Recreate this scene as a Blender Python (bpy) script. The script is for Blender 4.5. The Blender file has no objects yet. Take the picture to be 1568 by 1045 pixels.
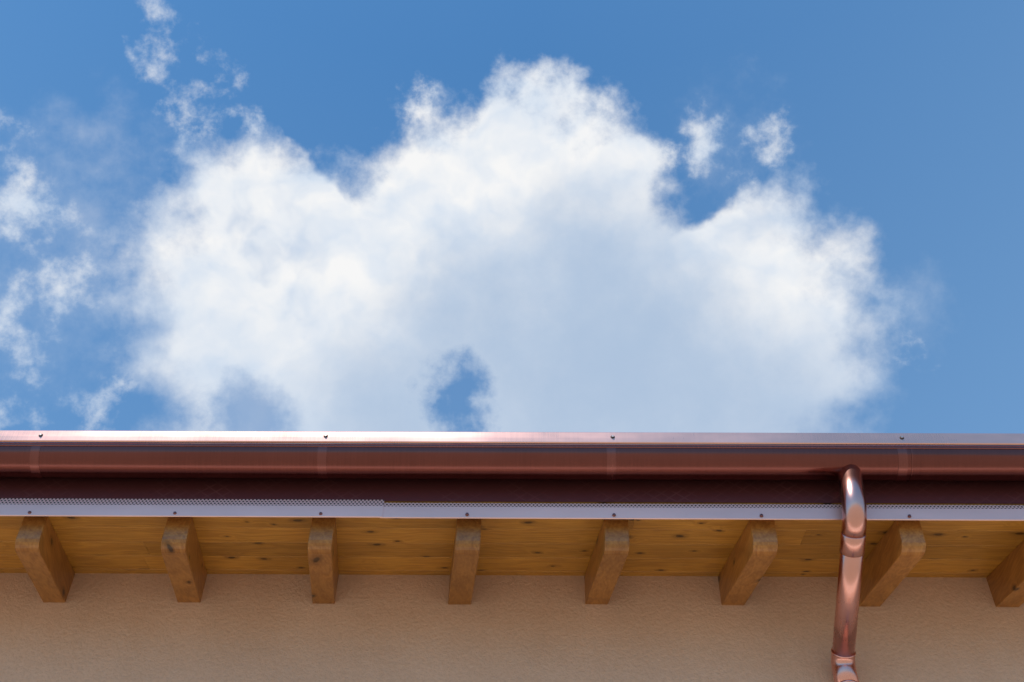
import bpy, bmesh, math, random
from mathutils import Matrix, Vector, Euler
random.seed(4)
G=5.4            # height of the eave edge above the ground
sc=bpy.context.scene
sc.view_settings.view_transform='Standard'
sc.view_settings.look='None'
sc.view_settings.exposure=0
col=sc.collection
# ---------------------------------------------------------------- camera
F=2040.0
cam_rot=Euler((math.radians(140.421),math.radians(-0.811),math.radians(0.535)),'XYZ')
cd=bpy.data.cameras.new('camera'); cam=bpy.data.objects.new('camera',cd); col.objects.link(cam)
cd.sensor_width=36; cd.lens=36*F/1568; cd.clip_end=5000; cd.clip_start=.05
cam.location=(0.866,-4.071,-3.774+G); cam.rotation_euler=cam_rot
sc.camera=cam
CR=cam_rot.to_matrix()
def sky_dir(px,py):
    return (CR@Vector(((px-784)/F,(522.5-py)/F,-1))).normalized()

# ---------------------------------------------------------------- node helper
class NT:
    def __init__(s,tree): s.t=tree; s.n=tree.nodes; s.l=tree.links
    def new(s,typ,**kw):
        nd=s.n.new(typ)
        for k,v in kw.items(): setattr(nd,k,v)
        return nd
    def put(s,sock,v):
        if isinstance(v,bpy.types.NodeSocket): s.l.new(v,sock)
        elif v is not None: sock.default_value=v
    def math(s,op,a,b=None,c=None,clamp=False):
        nd=s.new('ShaderNodeMath',operation=op,use_clamp=clamp)
        for i,v in enumerate((a,b,c)):
            if v is not None: s.put(nd.inputs[i],v)
        return nd.outputs[0]
    def vm(s,op,a,b=None,c=None,scale=None):
        nd=s.new('ShaderNodeVectorMath',operation=op)
        for i,v in enumerate((a,b,c)):
            if v is not None: s.put(nd.inputs[i],v)
        if scale is not None: s.put(nd.inputs['Scale'],scale)
        return nd.outputs['Value'] if op in('DOT_PRODUCT','LENGTH','DISTANCE') else nd.outputs['Vector']
    def noise(s,vec,scale,detail=4,rough=.5,out='Fac',dist=0):
        nd=s.new('ShaderNodeTexNoise'); s.put(nd.inputs['Vector'],vec)
        nd.inputs['Scale'].default_value=scale; nd.inputs['Detail'].default_value=detail
        nd.inputs['Roughness'].default_value=rough; nd.inputs['Distortion'].default_value=dist
        return nd.outputs[out]
    def maprange(s,v,a,b,c=0,d=1,interp='LINEAR'):
        nd=s.new('ShaderNodeMapRange',interpolation_type=interp)
        s.put(nd.inputs[0],v)
        for i,x in zip((1,2,3,4),(a,b,c,d)): s.put(nd.inputs[i],x)
        return nd.outputs[0]
    def mix(s,f,a,b,blend='MIX'):
        nd=s.new('ShaderNodeMix',data_type='RGBA',blend_type=blend)
        s.put(nd.inputs[0],f)
        for i,x in ((6,a),(7,b)):
            if isinstance(x,tuple) and len(x)==3: x=x+(1,)
            s.put(nd.inputs[i],x)
        return nd.outputs[2]
    def xyz(s,a,b,c=0.0):
        nd=s.new('ShaderNodeCombineXYZ')
        for i,v in enumerate((a,b,c)): s.put(nd.inputs[i],v)
        return nd.outputs[0]
    def curve(s,v,pts):
        nd=s.new('ShaderNodeFloatCurve'); s.put(nd.inputs['Value'],v)
        c=nd.mapping.curves[0]; nd.mapping.use_clip=False
        c.points[0].location=pts[0]; c.points[1].location=pts[-1]
        for p in pts[1:-1]: c.points.new(*p)
        nd.mapping.update(); return nd.outputs[0]
def mat(name):
    m=bpy.data.materials.new(name); m.use_nodes=True
    t=NT(m.node_tree); b=m.node_tree.nodes['Principled BSDF']
    return m,t,b
def bump(t,b,h,strength,dist=.01):
    nd=t.new('ShaderNodeBump'); nd.inputs['Strength'].default_value=strength; nd.inputs['Distance'].default_value=dist
    t.put(nd.inputs['Height'],h); t.l.new(nd.outputs[0],b.inputs['Normal'])

# ---------------------------------------------------------------- sky
SUN_EL=math.radians(62); SUN_AZ_X=-0.515   # sun stands in front of the facade, to the left
sdir=Vector((math.cos(SUN_EL)*math.sin(SUN_AZ_X),-math.cos(SUN_EL)*math.cos(SUN_AZ_X),math.sin(SUN_EL)))
w=bpy.data.worlds.new('World'); sc.world=w; w.use_nodes=True
wt=NT(w.node_tree); bg=w.node_tree.nodes['Background']; bg.inputs['Strength'].default_value=.1
sky=wt.new('ShaderNodeTexSky',sky_type='NISHITA'); sky.sun_disc=False
sky.sun_elevation=SUN_EL
sky.sun_rotation=math.atan2(sdir.x,sdir.y)
sky.altitude=200; sky.air_density=1.0; sky.dust_density=.8; sky.ozone_density=1.5
dirv=wt.new('ShaderNodeTexCoord').outputs['Generated']
dz_=wt.vm('DOT_PRODUCT',dirv,(0,0,1))
warp=wt.vm('SUBTRACT',wt.noise(dirv,15,4,.55,'Color'),(.5,.5,.5))
dw=wt.vm('NORMALIZE',wt.vm('ADD',dirv,wt.vm('SCALE',warp,scale=.05)))
C0=sky_dir(760,640)
def blobfield(blobs,vec,k=.012):
    acc=None
    for (x,y,r) in blobs:
        c=sky_dir(x,y); rr=(r/F)*(c.dot(CR@Vector((0,0,-1))))**1.5
        v=wt.math('MULTIPLY_ADD',wt.vm('DOT_PRODUCT',vec,tuple(c)),1/rr,-math.cos(rr)/rr)
        acc=v if acc is None else wt.math('SMOOTH_MAX',acc,v,k)
    return acc
# main cumulus : outline given as angular radius against bearing around the cloud's heart
outline=[(1345,640),(1375,590),(1388,550),(1362,480),(1355,410),(1335,350),(1280,325),(1240,275),(1150,280),(1085,316),(1035,275),(1010,190),(960,170),(905,157),
 (860,120),(800,104),(755,112),(722,150),(650,162),(605,197),(580,222),(520,248),(480,238),(440,200),(365,190),(300,208),(250,250),(192,335),(160,400),(155,470),(160,520),(200,590),(215,650)]
Rt=(Vector((1,0,0))-C0*C0.x).normalized(); Ut=Rt.cross(C0)
if Ut.z<0: Ut=-Ut
def tang(d): dd=d.dot(C0); return d.dot(Rt)/dd, d.dot(Ut)/dd
pts=[]
for (x,y) in outline:
    a,b_=tang(sky_dir(x,y)); pts.append((math.atan2(b_,a)/math.pi,math.hypot(a,b_)))
pts=[(-1.0,.26),(-.5,.30),(-.12,.28)]+sorted(pts)+([(1.0,.26)] if max(p[0] for p in pts)<.99 else [])
den=wt.vm('DOT_PRODUCT',dw,tuple(C0))
ta=wt.math('DIVIDE',wt.vm('DOT_PRODUCT',dw,tuple(Rt)),den); tb=wt.math('DIVIDE',wt.vm('DOT_PRODUCT',dw,tuple(Ut)),den)
ang=wt.math('DIVIDE',wt.math('ARCTAN2',tb,ta),math.pi)
rad=wt.vm('LENGTH',wt.xyz(ta,tb))
cur=wt.curve(wt.math('MULTIPLY_ADD',ang,.5,.5),[(p[0]*.5+.5,p[1]) for p in pts])
sd=wt.math('SUBTRACT',cur,rad)
wisp=[(262,78,50),(328,98,32),(262,130,34),(292,160,38),(345,195,36),(8,215,46),(35,270,40),(12,330,60),(35,400,58),(52,460,58),(20,510,64),
 (52,570,60),(35,620,64),(150,640,50),(1062,178,48),(1115,172,42),(1152,212,46),(1028,222,42),(1004,190,34),(1198,180,16),(1384,552,26),(615,176,28)]
veil=[(100,300,140),(50,450,180),(190,290,90),(1350,470,70),(1110,200,80)]
nz=wt.math('SUBTRACT',wt.noise(dirv,26,8,.6),.5)
sdn=wt.math('MULTIPLY_ADD',nz,.10,sd)
soft=wt.maprange(dz_,math.sin(math.radians(48)),math.sin(math.radians(61)),.075,.026)
d_main=wt.maprange(sdn,-.012,soft,0,1,'SMOOTHSTEP')
h1=wt.maprange(wt.math('MULTIPLY_ADD',nz,-.12,blobfield([(702,585,32),(692,622,36),(706,655,40)],dw)),-.024,.016,0,.95,'SMOOTHSTEP')
h2=wt.maprange(wt.math('MULTIPLY_ADD',nz,-.12,blobfield([(375,645,44)],dw)),-.045,.02,0,.7,'SMOOTHSTEP')
d_main=wt.math('MULTIPLY',d_main,wt.math('MULTIPLY',wt.math('SUBTRACT',1,h1),wt.math('SUBTRACT',1,h2)))
n_a=wt.noise(dw,14,4,.5)
# thin, torn places in the windward (left) and right flanks
thin=wt.math('MULTIPLY',wt.maprange(n_a,.52,.36,0,.5,'SMOOTHSTEP'),wt.maprange(blobfield([(310,400,170),(1310,450,70),(1150,330,40)],dw,.03),-.02,.07,0,1))
d_main=wt.math('MULTIPLY',d_main,wt.math('SUBTRACT',1,thin))
sw=wt.math('MULTIPLY_ADD',nz,.23,blobfield(wisp,dw,.008))
d_w=wt.maprange(sw,-.004,.06,0,.88,'SMOOTHSTEP')
sv=wt.math('MULTIPLY_ADD',nz,.20,blobfield(veil,dw,.03))
d_v=wt.maprange(sv,-.03,.11,0,.34,'SMOOTHSTEP')
inv=wt.math('MULTIPLY',wt.math('MULTIPLY',wt.math('SUBTRACT',1,d_main),wt.math('SUBTRACT',1,d_w)),wt.math('SUBTRACT',1,d_v))
dens=wt.math('SUBTRACT',1,inv,clamp=True)
gray=blobfield([(920,560,200),(730,500,110),(1120,650,140),(600,620,90),(900,400,90)],dw,.05)
gfac=wt.maprange(wt.math('MULTIPLY_ADD',nz,.05,gray),-.06,.055,0,1,'SMOOTHSTEP')
n_b=wt.noise(wt.vm('ADD',dw,tuple(Vector((-.2,-.55,.8)).normalized()*.016)),14,4,.5)
rel=wt.math('SUBTRACT',n_a,n_b)
white=wt.mix(wt.math('MULTIPLY_ADD',rel,4.,.60,clamp=True),(6.7,7.6,8.8),(9.3,9.3,9.3))
low=wt.maprange(dz_,math.sin(math.radians(46)),math.sin(math.radians(53)),.5,0,'SMOOTHSTEP')
white=wt.mix(low,white,(5.8,6.9,8.4))
ccol=wt.mix(gfac,white,(4.25,5.45,7.2))
skyc=wt.mix(1.0,sky.outputs[0],(.80,1.52,1.86),'MULTIPLY')
# thin haze that thickens toward the horizon and away from the sun's side
haze=wt.math('ADD',wt.maprange(dz_,math.sin(math.radians(30)),math.sin(math.radians(62)),.52,0.0),
             wt.maprange(wt.vm('DOT_PRODUCT',dirv,(1,0,0)),0,.4,0,.20))
skyc=wt.mix(haze,skyc,(2.6,4.6,7.4))
wt.l.new(skyc,bg.inputs['Color'])
bg2=wt.new('ShaderNodeBackground'); bg2.inputs['Strength'].default_value=.1
wt.l.new(wt.mix(dens,skyc,ccol),bg2.inputs['Color'])
ms=wt.new('ShaderNodeMixShader')
gate=wt.math('GREATER_THAN',wt.vm('DOT_PRODUCT',dirv,tuple(sky_dir(784,400))),.82)
wt.l.new(gate,ms.inputs[0]); wt.l.new(bg.outputs[0],ms.inputs[1]); wt.l.new(bg2.outputs[0],ms.inputs[2])
wo=[n for n in w.node_tree.nodes if n.type=='OUTPUT_WORLD'][0]
wt.l.new(ms.outputs[0],wo.inputs['Surface'])

sl=bpy.data.lights.new('sun','SUN'); so=bpy.data.objects.new('sun',sl); col.objects.link(so)
sl.energy=5.0; sl.angle=math.radians(.5); sl.color=(1,.93,.83)
so.rotation_euler=(-sdir).to_track_quat('-Z','Y').to_euler(); so.location=(0,-10,20)

# ---------------------------------------------------------------- mesh helpers
def empty(name):
    e=bpy.data.objects.new(name,None); col.objects.link(e); return e
def obj(name,bm,m,parent=None,smooth=False,bevel=0,seg=2,loc=(0,0,0)):
    me=bpy.data.meshes.new(name); bmesh.ops.recalc_face_normals(bm,faces=bm.faces); bm.to_mesh(me); bm.free()
    o=bpy.data.objects.new(name,me); col.objects.link(o); o.location=loc
    for mm in (m if isinstance(m,list) else [m]): me.materials.append(mm)
    if smooth:
        for p in me.polygons: p.use_smooth=True
    if bevel:
        b=o.modifiers.new('bevel','BEVEL'); b.width=bevel; b.segments=seg; b.limit_method='ANGLE'
    if parent: o.parent=parent
    return o
def box(bm,x0,x1,y0,y1,z0,z1,mi=0):
    vs=[bm.verts.new(v) for v in [(x0,y0,z0),(x1,y0,z0),(x1,y1,z0),(x0,y1,z0),(x0,y0,z1),(x1,y0,z1),(x1,y1,z1),(x0,y1,z1)]]
    for f in [(0,3,2,1),(4,5,6,7),(0,1,5,4),(1,2,6,5),(2,3,7,6),(3,0,4,7)]:
        fc=bm.faces.new([vs[i] for i in f]); fc.material_index=mi
    return vs
def prism(bm,prof,x0,x1,skewf=None):
    """closed (y,z) profile extruded along x"""
    a=[bm.verts.new((x0+(skewf(y) if skewf else 0),y,z)) for y,z in prof]
    b=[bm.verts.new((x1+(skewf(y) if skewf else 0),y,z)) for y,z in prof]
    n=len(prof)
    for i in range(n): bm.faces.new((a[i],a[(i+1)%n],b[(i+1)%n],b[i]))
    bm.faces.new(a); bm.faces.new(b[::-1])
def strip(bm,prof,xs):
    rows=[[bm.verts.new((x,y,z)) for y,z in prof] for x in xs]
    for r0,r1 in zip(rows,rows[1:]):
        for i in range(len(prof)-1): bm.faces.new((r0[i],r0[i+1],r1[i+1],r1[i]))

# ---------------------------------------------------------------- materials
def copper(name,base=(.60,.30,.25),rough=.3,metal=1.0,streak=1.0,rv=.05):
    m,t,b=mat(name)
    tc=t.new('ShaderNodeTexCoord').outputs['Object']
    fine_=t.noise(t.vm('MULTIPLY',tc,(180,5,5)),1,3,.6)
    big=t.noise(t.vm('MULTIPLY',tc,(1.2,3,3)),1,4,.6)
    c=t.mix(t.maprange(big,.3,.7),tuple(x*.86 for x in base),tuple(min(1,x*1.1) for x in base))
    if streak>.5: c=t.mix(t.maprange(fine_,.35,.7,0,.3),c,tuple(x*1.5 for x in base))
    t.l.new(c,b.inputs['Base Color'])
    b.inputs['Metallic'].default_value=metal
    r=t.math('ADD',t.maprange(fine_,.3,.7,rough-rv*streak,rough+rv*streak),t.maprange(big,.3,.7,-.03,.05))
    t.l.new(r,b.inputs['Roughness'])
    bump(t,b,t.math('ADD',t.math('MULTIPLY',fine_,.2*streak),t.math('MULTIPLY',big,3.)),.12,.003)
    return m
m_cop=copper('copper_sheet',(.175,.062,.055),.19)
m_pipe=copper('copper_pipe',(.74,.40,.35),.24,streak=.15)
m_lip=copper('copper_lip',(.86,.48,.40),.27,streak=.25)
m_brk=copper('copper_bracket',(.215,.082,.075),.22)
m_drip=copper('drip_edge_metal',(.80,.55,.54),.45,.5,streak=.3)
m_perf,t,b=mat('perforated_sheet')
tc=t.new('ShaderNodeTexCoord').outputs['Object']
sep=t.new('ShaderNodeSeparateXYZ'); t.l.new(tc,sep.inputs[0])
def dots(t,sx,sz,px,pz,r):
    row=t.math('FLOOR',t.math('DIVIDE',sz,pz))
    off=t.math('MULTIPLY',t.math('MODULO',row,2),.5)
    fx=t.math('SUBTRACT',t.math('FRACT',t.math('ADD',t.math('DIVIDE',sx,px),off)),.5)
    fz=t.math('SUBTRACT',t.math('FRACT',t.math('DIVIDE',sz,pz)),.5)
    dx=t.math('MULTIPLY',fx,px); dz=t.math('MULTIPLY',fz,pz)
    dd=t.math('SQRT',t.math('ADD',t.math('MULTIPLY',dx,dx),t.math('MULTIPLY',dz,dz)))
    return t.maprange(dd,r*.8,r*1.1,1,0)
sx=t.math('ADD',sep.outputs[0],50.); sz=t.math('ADD',sep.outputs[2],3.)
h=dots(t,sx,sz,.0155,.0105,.0042)
t.l.new(t.mix(h,(.74,.50,.49),(.015,.008,.008)),b.inputs['Base Color'])
t.l.new(t.math('SUBTRACT',.5,t.math('MULTIPLY',h,.5)),b.inputs['Metallic']); b.inputs['Roughness'].default_value=.45
m_mesh,t,b=mat('fascia_vent_mesh')
tc=t.new('ShaderNodeTexCoord').outputs['Object']
sep=t.new('ShaderNodeSeparateXYZ'); t.l.new(tc,sep.inputs[0])
def tri(t,v): return t.math('ABSOLUTE',t.math('SUBTRACT',t.math('FRACT',v),.5))
u1=t.math('ADD',t.math('DIVIDE',sep.outputs[0],.062),t.math('DIVIDE',sep.outputs[2],.05))
u2=t.math('SUBTRACT',t.math('DIVIDE',sep.outputs[0],.062),t.math('DIVIDE',sep.outputs[2],.05))
zigzag_refl=t.maprange(t.math('MINIMUM',tri(t,u1),tri(t,u2)),.0,.14,1,0)
wob=t.noise(tc,9,3)
zigzag_refl=t.math('MULTIPLY',zigzag_refl,t.maprange(wob,.4,.85))
t.l.new(t.mix(zigzag_refl,(.17,.055,.060),(.26,.105,.105)),b.inputs['Base Color'])  # zigzag reflections painted into the base colour as lighter diamond lines
b.inputs['Metallic'].default_value=.7; b.inputs['Roughness'].default_value=.42

def wood(name,light,dark,axis,kn_scale=3.2,gr=(1.3,26,26)):
    m,t,b=mat(name)
    tc=t.new('ShaderNodeTexCoord').outputs['Object']
    at=t.new('ShaderNodeAttribute',attribute_name='board')
    p=t.vm('ADD',tc,t.vm('SCALE',at.outputs['Vector'],scale=17.3))
    sp=t.new('ShaderNodeSeparateXYZ'); t.l.new(p,sp.inputs[0])
    across=sp.outputs[1] if axis=='x' else t.math('ADD',sp.outputs[0],sp.outputs[2])
    along=sp.outputs[0] if axis=='x' else sp.outputs[1]
    pk=t.xyz(t.math('MULTIPLY',along,1.0),t.math('MULTIPLY',across,1.7))
    pk=t.vm('ADD',pk,t.vm('SCALE',t.noise(pk,5,2,.5,'Color'),scale=.05))
    vo=t.new('ShaderNodeTexVoronoi',voronoi_dimensions='2D'); vo.inputs['Scale'].default_value=kn_scale; t.l.new(pk,vo.inputs['Vector'])
    dist=vo.outputs['Distance']
    infl=t.maprange(dist,.0,.2,1,0,'SMOOTHSTEP')
    g=t.vm('MULTIPLY',p,gr)
    gx=t.vm('ADD',g,t.vm('SCALE',t.noise(p,2.5,2,.5,'Color'),scale=3.))
    n1=t.noise(gx,.35,3,.5)
    rings=t.math('SINE',t.math('MULTIPLY_ADD',n1,60.,t.math('MULTIPLY',infl,9.)))
    grain=t.math('MULTIPLY_ADD',rings,.12,t.noise(t.vm('MULTIPLY',p,tuple(x*5 for x in gr)),1,3))
    c=t.mix(t.maprange(grain,.25,.75),dark,light)
    rnd=t.new('ShaderNodeSeparateColor'); t.l.new(vo.outputs['Color'],rnd.inputs[0])
    on=t.math('GREATER_THAN',rnd.outputs[0],.3)
    sz_=t.maprange(rnd.outputs[1],0,1,.03,.085)
    q=t.math('DIVIDE',dist,sz_)
    halo=t.math('MULTIPLY',t.maprange(q,1.,2.8,.6,0,'SMOOTHSTEP'),on)
    kk=t.math('MULTIPLY',t.maprange(q,.6,1.2,1,0,'SMOOTHSTEP'),on)
    c=t.mix(halo,c,tuple(x*.5 for x in dark))
    c=t.mix(t.math('MULTIPLY',kk,.9),c,tuple(x*.12 for x in dark))
    br=t.maprange(at.outputs['Fac'],0,1,.80,1.12)
    patch=t.maprange(t.noise(p,2.2,4,.6),.3,.7,.78,1.12)
    c=t.vm('SCALE',c,scale=t.math('MULTIPLY',br,patch))
    t.l.new(c,b.inputs['Base Color'])
    b.inputs['Roughness'].default_value=.4
    b.inputs['Coat Weight'].default_value=.12
    bump(t,b,grain,.15,.004)
    return m
m_soff=wood('soffit_pine',(.55,.268,.042),(.385,.168,.024),'x',kn_scale=4.2)
m_raft=wood('rafter_timber',(.44,.195,.045),(.29,.112,.023),'y',gr=(22,1.5,22),kn_scale=3.4)

m_wall,t,b=mat('stucco_render')
tc=t.new('ShaderNodeTexCoord').outputs['Object']
n=t.noise(tc,1.7,6,.6); n2=t.noise(tc,60,6,.65); n3=t.noise(t.vm('MULTIPLY',tc,(3,1,.5)),1.5,4,.6)
c=t.mix(t.maprange(t.math('ADD',t.math('MULTIPLY',n,.6),t.math('MULTIPLY',n3,.4)),.35,.65),(.65,.435,.31),(.73,.505,.37))
c=t.mix(t.maprange(n2,.35,.7,0,.3),c,(.46,.31,.215))
t.l.new(c,b.inputs['Base Color']); b.inputs['Roughness'].default_value=.93
bump(t,b,t.math('ADD',t.math('MULTIPLY',n2,1.),t.math('MULTIPLY',n,2.)),.7,.010)

m_tile,t,b=mat('clay_tiles'); tc=t.new('ShaderNodeTexCoord').outputs['Object']
t.l.new(t.mix(t.noise(tc,5,4),(.35,.12,.06),(.5,.2,.1)),b.inputs['Base Color']); b.inputs['Roughness'].default_value=.85
m_grass,t,b=mat('gravel_ground'); tc=t.new('ShaderNodeTexCoord').outputs['Object']
t.l.new(t.mix(t.noise(tc,.6,8,.7),(.27,.225,.165),(.37,.31,.23)),b.inputs['Base Color']); b.inputs['Roughness'].default_value=.9
m_pav,t,b=mat('bounce_paving'); tc=t.new('ShaderNodeTexCoord').outputs['Object']
br=t.new('ShaderNodeTexBrick'); t.l.new(tc,br.inputs[0]); br.inputs['Scale'].default_value=1.6
br.inputs['Color1'].default_value=(.74,.68,.60,1); br.inputs['Color2'].default_value=(.69,.63,.55,1); br.inputs['Mortar'].default_value=(.35,.31,.27,1); br.inputs['Mortar Size'].default_value=.01
t.l.new(t.mix(t.math('MULTIPLY',t.noise(tc,3,6),.4),br.outputs[0],(.55,.49,.42)),b.inputs['Base Color']); b.inputs['Roughness'].default_value=.85
m_steel,t,b=mat('screw_steel'); b.inputs['Metallic'].default_value=1; b.inputs['Roughness'].default_value=.3
t.l.new(t.mix(t.noise(None,50),(.5,.45,.42),(.65,.6,.58)),b.inputs['Base Color'])
m_wash,t,b=mat('rubber_washer'); b.inputs['Roughness'].default_value=.7
t.l.new(t.mix(t.noise(None,30),(.02,.015,.015),(.05,.03,.03)),b.inputs['Base Color'])

# ---------------------------------------------------------------- ground
bm=bmesh.new(); s=1500
bm.faces.new([bm.verts.new(v) for v in [(-s,-s,0),(s,-s,0),(s,s,0),(-s,s,0)]]); obj('ground',bm,m_grass)
bm=bmesh.new(); box(bm,-13,14.5,-.7,.575,-.05,.06); obj('bounce_pavement',bm,m_pav,bevel=.01)  # unseen apron added; width and pale tone set to brighten the gutter's underside

# ---------------------------------------------------------------- house
Yw=.57; Zw=.182; H_R=.166; SK=-.061; SL=Zw/Yw; X0,X1=-9.3,10.5
house=empty('stucco_house')
bm=bmesh.new()
prism(bm,[(Yw,0.0),(Yw,G+Zw+.02),(5.0,G+Zw+.02+4.43*SL),(9.43,G+Zw+.02),(9.43,0)],X0+.5,X1-.5)
obj('stucco_wall',bm,m_wall,house)
bm=bmesh.new(); lay=bm.verts.layers.float.new('board')
bw=.142; y=-.045
while y<Yw+.1:
    x=X0
    while x<X1:
        x2=min(X1,x+random.uniform(3.2,4.6)); y0=y+.0004; y1=y+bw-.0004
        z0=y0*SL; z1=y1*SL; ch=.0015
        prof=[(y0+ch,z0+ch*SL),(y1-ch,z1-ch*SL),(y1,z1+ch),(y1,z1+.024),(y0,z0+.024),(y0,z0+ch)]
        k=len(bm.verts); r=random.random()
        prism(bm,[(a,b_+G) for a,b_ in prof],x+.0005,x2-.0005)
        bm.verts.ensure_lookup_table()
        for v in list(bm.verts)[k:]: v[lay]=r
        x=x2
    y+=bw
obj('soffit_boards',bm,m_soff,house)
S=.6; rw=.0500
bm=bmesh.new(); lay=bm.verts.layers.float.new('board')
def tail():
    R_=.042; cy=-.002+R_; sl=math.atan(SL); out=[(-.004,-.0005),(-.004,-.05),(-.002,-.09)]
    cz=-H_R+cy*SL+R_/math.cos(sl)
    for i in range(7):
        a=math.pi+ (math.pi/2+sl)*i/6
        out.append((cy+R_*math.cos(a),cz+R_*math.sin(a)))
    return out
for k in range(-15,18):
    xc=S*k+random.uniform(-.004,.004); hw=rw+random.uniform(-.0015,.0015); dz=random.uniform(-.003,.003)
    if xc<X0+.1 or xc>X1-.1: continue
    prof=tail()+[(Yw+.05,-H_R+(Yw+.05)*SL+dz),(Yw+.05,(Yw+.05)*SL)]
    kk=len(bm.verts); r=random.random()
    prism(bm,[(a,b_+G) for a,b_ in prof],xc-hw,xc+hw,lambda yy:SK*yy/Yw)
    bm.verts.ensure_lookup_table()
    for v in list(bm.verts)[kk:]: v[lay]=r
obj('rafters',bm,m_raft,house,bevel=.004,seg=3)
bm=bmesh.new(); nx=int((X1-X0)/.04); xs=[X0+i_*(X1-X0)/nx for i_ in range(nx+1)]
for sgn in (1,-1):
    prev=None
    for j in range(0,15):
        yy=-.10+j*(5.1/14); row=[]
        for x in xs:
            z=G+.295+(yy+.1)*SL+.03*abs(math.sin(x*math.pi/.2))
            row.append(bm.verts.new((x,yy if sgn==1 else 10.0-yy,z)))
        if prev:
            for a in range(len(xs)-1): bm.faces.new((prev[a],prev[a+1],row[a+1],row[a]))
        prev=row
obj('roof_tiles',bm,m_tile,house,smooth=True)
bm=bmesh.new(); prism(bm,[(-.045,G+.012),(-.045,G+.275),(5.0,G+.275+5.04*SL),(10.04,G+.275),(10.04,G+.0),(5.0,G+.03+5.04*SL)],X0,X1)
obj('roof_deck',bm,m_soff,house)
bm=bmesh.new(); strip(bm,[(-.085,G+.272),(-.049,G+.270),(-.049,G+.049)],[X0,X1])
obj('fascia_vent_mesh',bm,m_mesh,house)
XJ=.236
bm=bmesh.new()
for (a,b_,dy,top) in ((X0,XJ+.01,-.003,.050),(XJ,X1,0,.036)):
    box(bm,a,b_,-.0535+dy,-.0515+dy,G+.012,G+top)
obj('fascia_perforated_strip',bm,m_perf,house)
bm=bmesh.new()
for (a,b_,dy) in ((X0,XJ+.01,-.003),(XJ,X1,0)):
    prism(bm,[(-.0535+dy,G+.0155),(-.056+dy,G+.013),(-.053+dy,G-.044),(-.049+dy,G-.046),(-.047+dy,G-.043),(-.0505+dy,G+.0115)],a,b_)
obj('fascia_drip_edge',bm,m_drip,house)
bm=bmesh.new()
for k in range(-15,18):
    xc=S*k-.008
    if xc<X0+.1 or xc>X1-.1: continue
    M=Matrix.Translation((xc,-.0585,G-.03))@Matrix.Rotation(math.pi/2,4,'X')
    bmesh.ops.create_cone(bm,cap_ends=True,segments=10,radius1=.008,radius2=.006,depth=.006,matrix=M)
obj('drip_edge_nails',bm,m_brk,house,bevel=.001)

# ---------------------------------------------------------------- gutter
gut=empty('copper_rain_gutter')
Cy,Cz,r=-.135,.205,.082
def arc(rr,a0,a1,n): return [(Cy+rr*math.cos(math.radians(a0+(a1-a0)*i/n)),Cz+G+rr*math.sin(math.radians(a0+(a1-a0)*i/n))) for i in range(n+1)]
bm=bmesh.new(); prism(bm,arc(r,180,360,40)+[(Cy+r,Cz+G+.05),(Cy+r-.0015,Cz+G+.05)]+arc(r-.0015,360,180,40),X0,X1)
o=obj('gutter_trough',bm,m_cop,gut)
for p in o.data.polygons: p.use_smooth=len(p.vertices)==4
yl=-.232
bm=bmesh.new()
prism(bm,[(Cy-r-.0005,G+.216),(-.2265,G+.2125),(yl+.0015,G+.2165),(yl+.0006,G+.240),(yl,G+.272),(yl+.003,G+.2775),(-.219,G+.2775),(Cy-r-.0005,G+.272)],X0,X1)
obj('gutter_lip',bm,m_lip,gut,bevel=.0012)
bm=bmesh.new()
prism(bm,[(Cy-r-.004,G+.2125),(Cy-r-.004,G+.198),(Cy-r+.0002,G+.196),(Cy-r+.0002,G+.2125)],X0,X1)
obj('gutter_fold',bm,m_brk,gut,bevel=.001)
bm=bmesh.new()
for xx in (X0,X1-.002): prism(bm,arc(r-.0002,180,360,30),xx-.001,xx+.003)
obj('gutter_end_caps',bm,m_cop,gut)
bm=bmesh.new(); bs=bmesh.new(); bwsh=bmesh.new()
for j in range(-7,9):
    xb=-.012+j*1.196
    if xb<X0+.2 or xb>X1-.2: continue
    xw=.019
    prism(bm,arc(r+.0007,181,347,40)+arc(r+.0002,347,181,40),xb-xw,xb+xw)
    if j==2: prism(bm,arc(r+.0014,181,352,40)+arc(r+.0004,352,181,40),xb+.036,xb+.040)
    for (b2,rad_,dep,yy) in ((bwsh,.0095,.002,-.2327),(bs,.0055,.005,-.235)):
        M=Matrix.Translation((xb+.008,yy,G+.246))@Matrix.Rotation(math.pi/2,4,'X')
        bmesh.ops.create_cone(b2,cap_ends=True,segments=6 if b2 is bs else 20,radius1=rad_,radius2=rad_*.85,depth=dep,matrix=M)
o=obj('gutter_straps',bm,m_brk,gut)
obj('gutter_screws',bs,m_steel,gut); obj('gutter_washers',bwsh,m_wash,gut)

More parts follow.
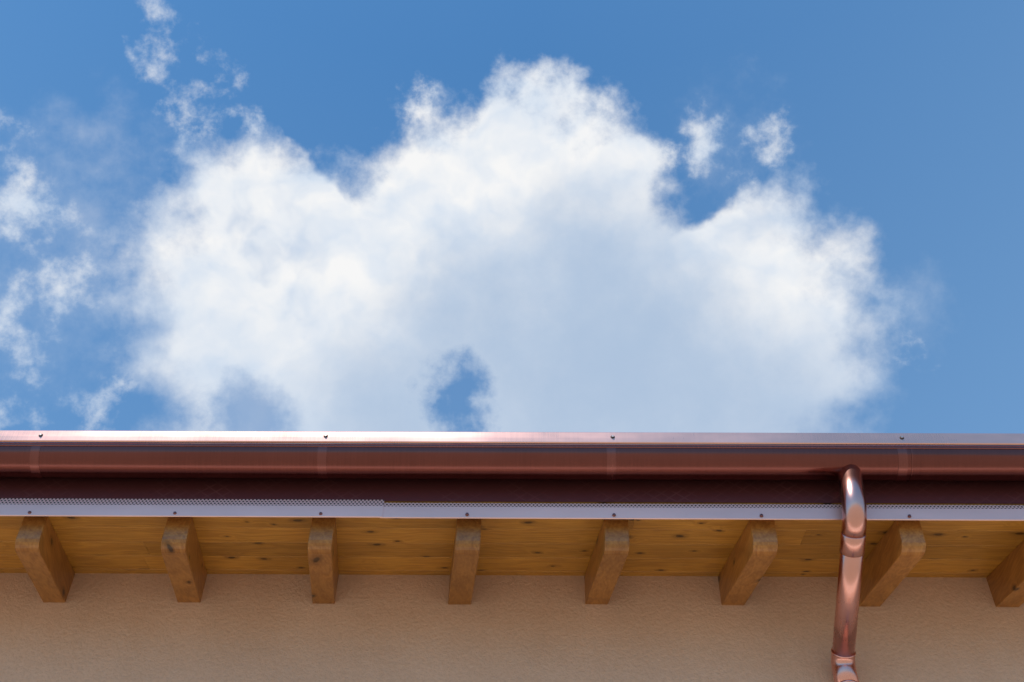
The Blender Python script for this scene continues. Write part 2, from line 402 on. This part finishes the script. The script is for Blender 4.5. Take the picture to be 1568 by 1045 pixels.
# ---------------------------------------------------------------- downpipe
dp=empty('copper_downpipe')
XP=2.15
def fillet(pts,rad,n=10):
    out=[Vector(pts[0])]
    for a,b_,c_ in zip(pts,pts[1:],pts[2:]):
        a,b_,c_=Vector(a),Vector(b_),Vector(c_); u=(a-b_).normalized(); v=(c_-b_).normalized()
        ang=u.angle(v); tt=rad/math.tan(ang/2); p0=b_+u*tt; cen=b_+(u+v).normalized()*(rad/math.sin(ang/2))
        e0=(p0-cen); e1=(b_+v*tt-cen); ax=e0.cross(e1).normalized(); tot=e0.angle(e1)
        for i in range(n+1): out.append(cen+Matrix.Rotation(tot*i/n,3,ax)@e0)
    out.append(Vector(pts[-1])); return out
def tube(bm,path,rads,seg=40,thick=0):
    rows=[]
    for i,p in enumerate(path):
        d=(path[min(i+1,len(path)-1)]-path[max(i-1,0)]).normalized()
        ex=Vector((1,0,0)); ex=(ex-d*ex.dot(d)).normalized(); ey=d.cross(ex)
        rr=rads if isinstance(rads,(int,float)) else rads[i]
        rows.append([bm.verts.new(p+ex*rr*math.cos(2*math.pi*k/seg)+ey*rr*math.sin(2*math.pi*k/seg)) for k in range(seg)])
    for r0,r1 in zip(rows,rows[1:]):
        for k in range(seg): bm.faces.new((r0[k],r0[(k+1)%seg],r1[(k+1)%seg],r1[k]))
    bm.faces.new(rows[0]); bm.faces.new(rows[-1][::-1])
P=[(XP+.02,-.135,G+.17),(XP,-.135,G-.085),(XP,.505,G-.335),(XP,.505,G-1.2),(XP,.505,.25)]
A=Vector(P[1]);B=Vector(P[2]);dd=(B-A).normalized()
pr=.0475
bm=bmesh.new(); top=fillet([P[0],P[1],tuple(A+dd*.095)],.085,14); tube(bm,top,pr+.001)
obj('outlet_elbow',bm,m_pipe,dp,smooth=True)
bm=bmesh.new(); tube(bm,[A+dd*.08,A+dd*.35,B-dd*.04],pr-.001); obj('diagonal_pipe',bm,m_pipe,dp,smooth=True)
def ring(bm,c,d,rad,wd=.006): tube(bm,[c-d*wd,c-d*wd*.6,c,c+d*wd*.6,c+d*wd],[rad,rad+.0015,rad+.002,rad+.0015,rad])
bm=bmesh.new(); tube(bm,[A+dd*.090,A+dd*.092,A+dd*.175,A+dd*.177],[pr,pr+.0025,pr+.0018,pr-.0008])
obj('pipe_sleeve',bm,m_pipe,dp,smooth=False)
for p in bpy.data.objects['pipe_sleeve'].data.polygons: p.use_smooth = p.area>2e-4
bm=bmesh.new(); low=fillet([tuple(B-dd*.055),P[2],(XP,.505,G-.46)],.07,12); tube(bm,low,pr+.0015)
ring(bm,B-dd*.052,dd,pr+.001,.004)
obj('wall_elbow',bm,m_pipe,dp,smooth=True)
bm=bmesh.new(); tube(bm,[Vector((XP,.505,G-.43)),Vector((XP,.505,G-3)),Vector((XP,.505,.3))],pr-.001)
ring(bm,Vector((XP,.505,G-.46)),Vector((0,0,-1)),pr+.001)
obj('wall_pipe',bm,m_pipe,dp,smooth=True)
bm=bmesh.new()
for z in (G-.95,G-2.9,1.0):
    tube(bm,[Vector((XP,.505,z+.015)),Vector((XP,.505,z-.015))],pr+.004); box(bm,XP-.01,XP+.01,.545,.575,z-.01,z+.01)
obj('pipe_clamps',bm,m_brk,dp,bevel=.002)
for nme in ('diagonal_pipe','wall_pipe','pipe_sleeve','wall_elbow','outlet_elbow'):
    for p in bpy.data.objects[nme].data.polygons:
        if len(p.vertices)>4: p.use_smooth=False
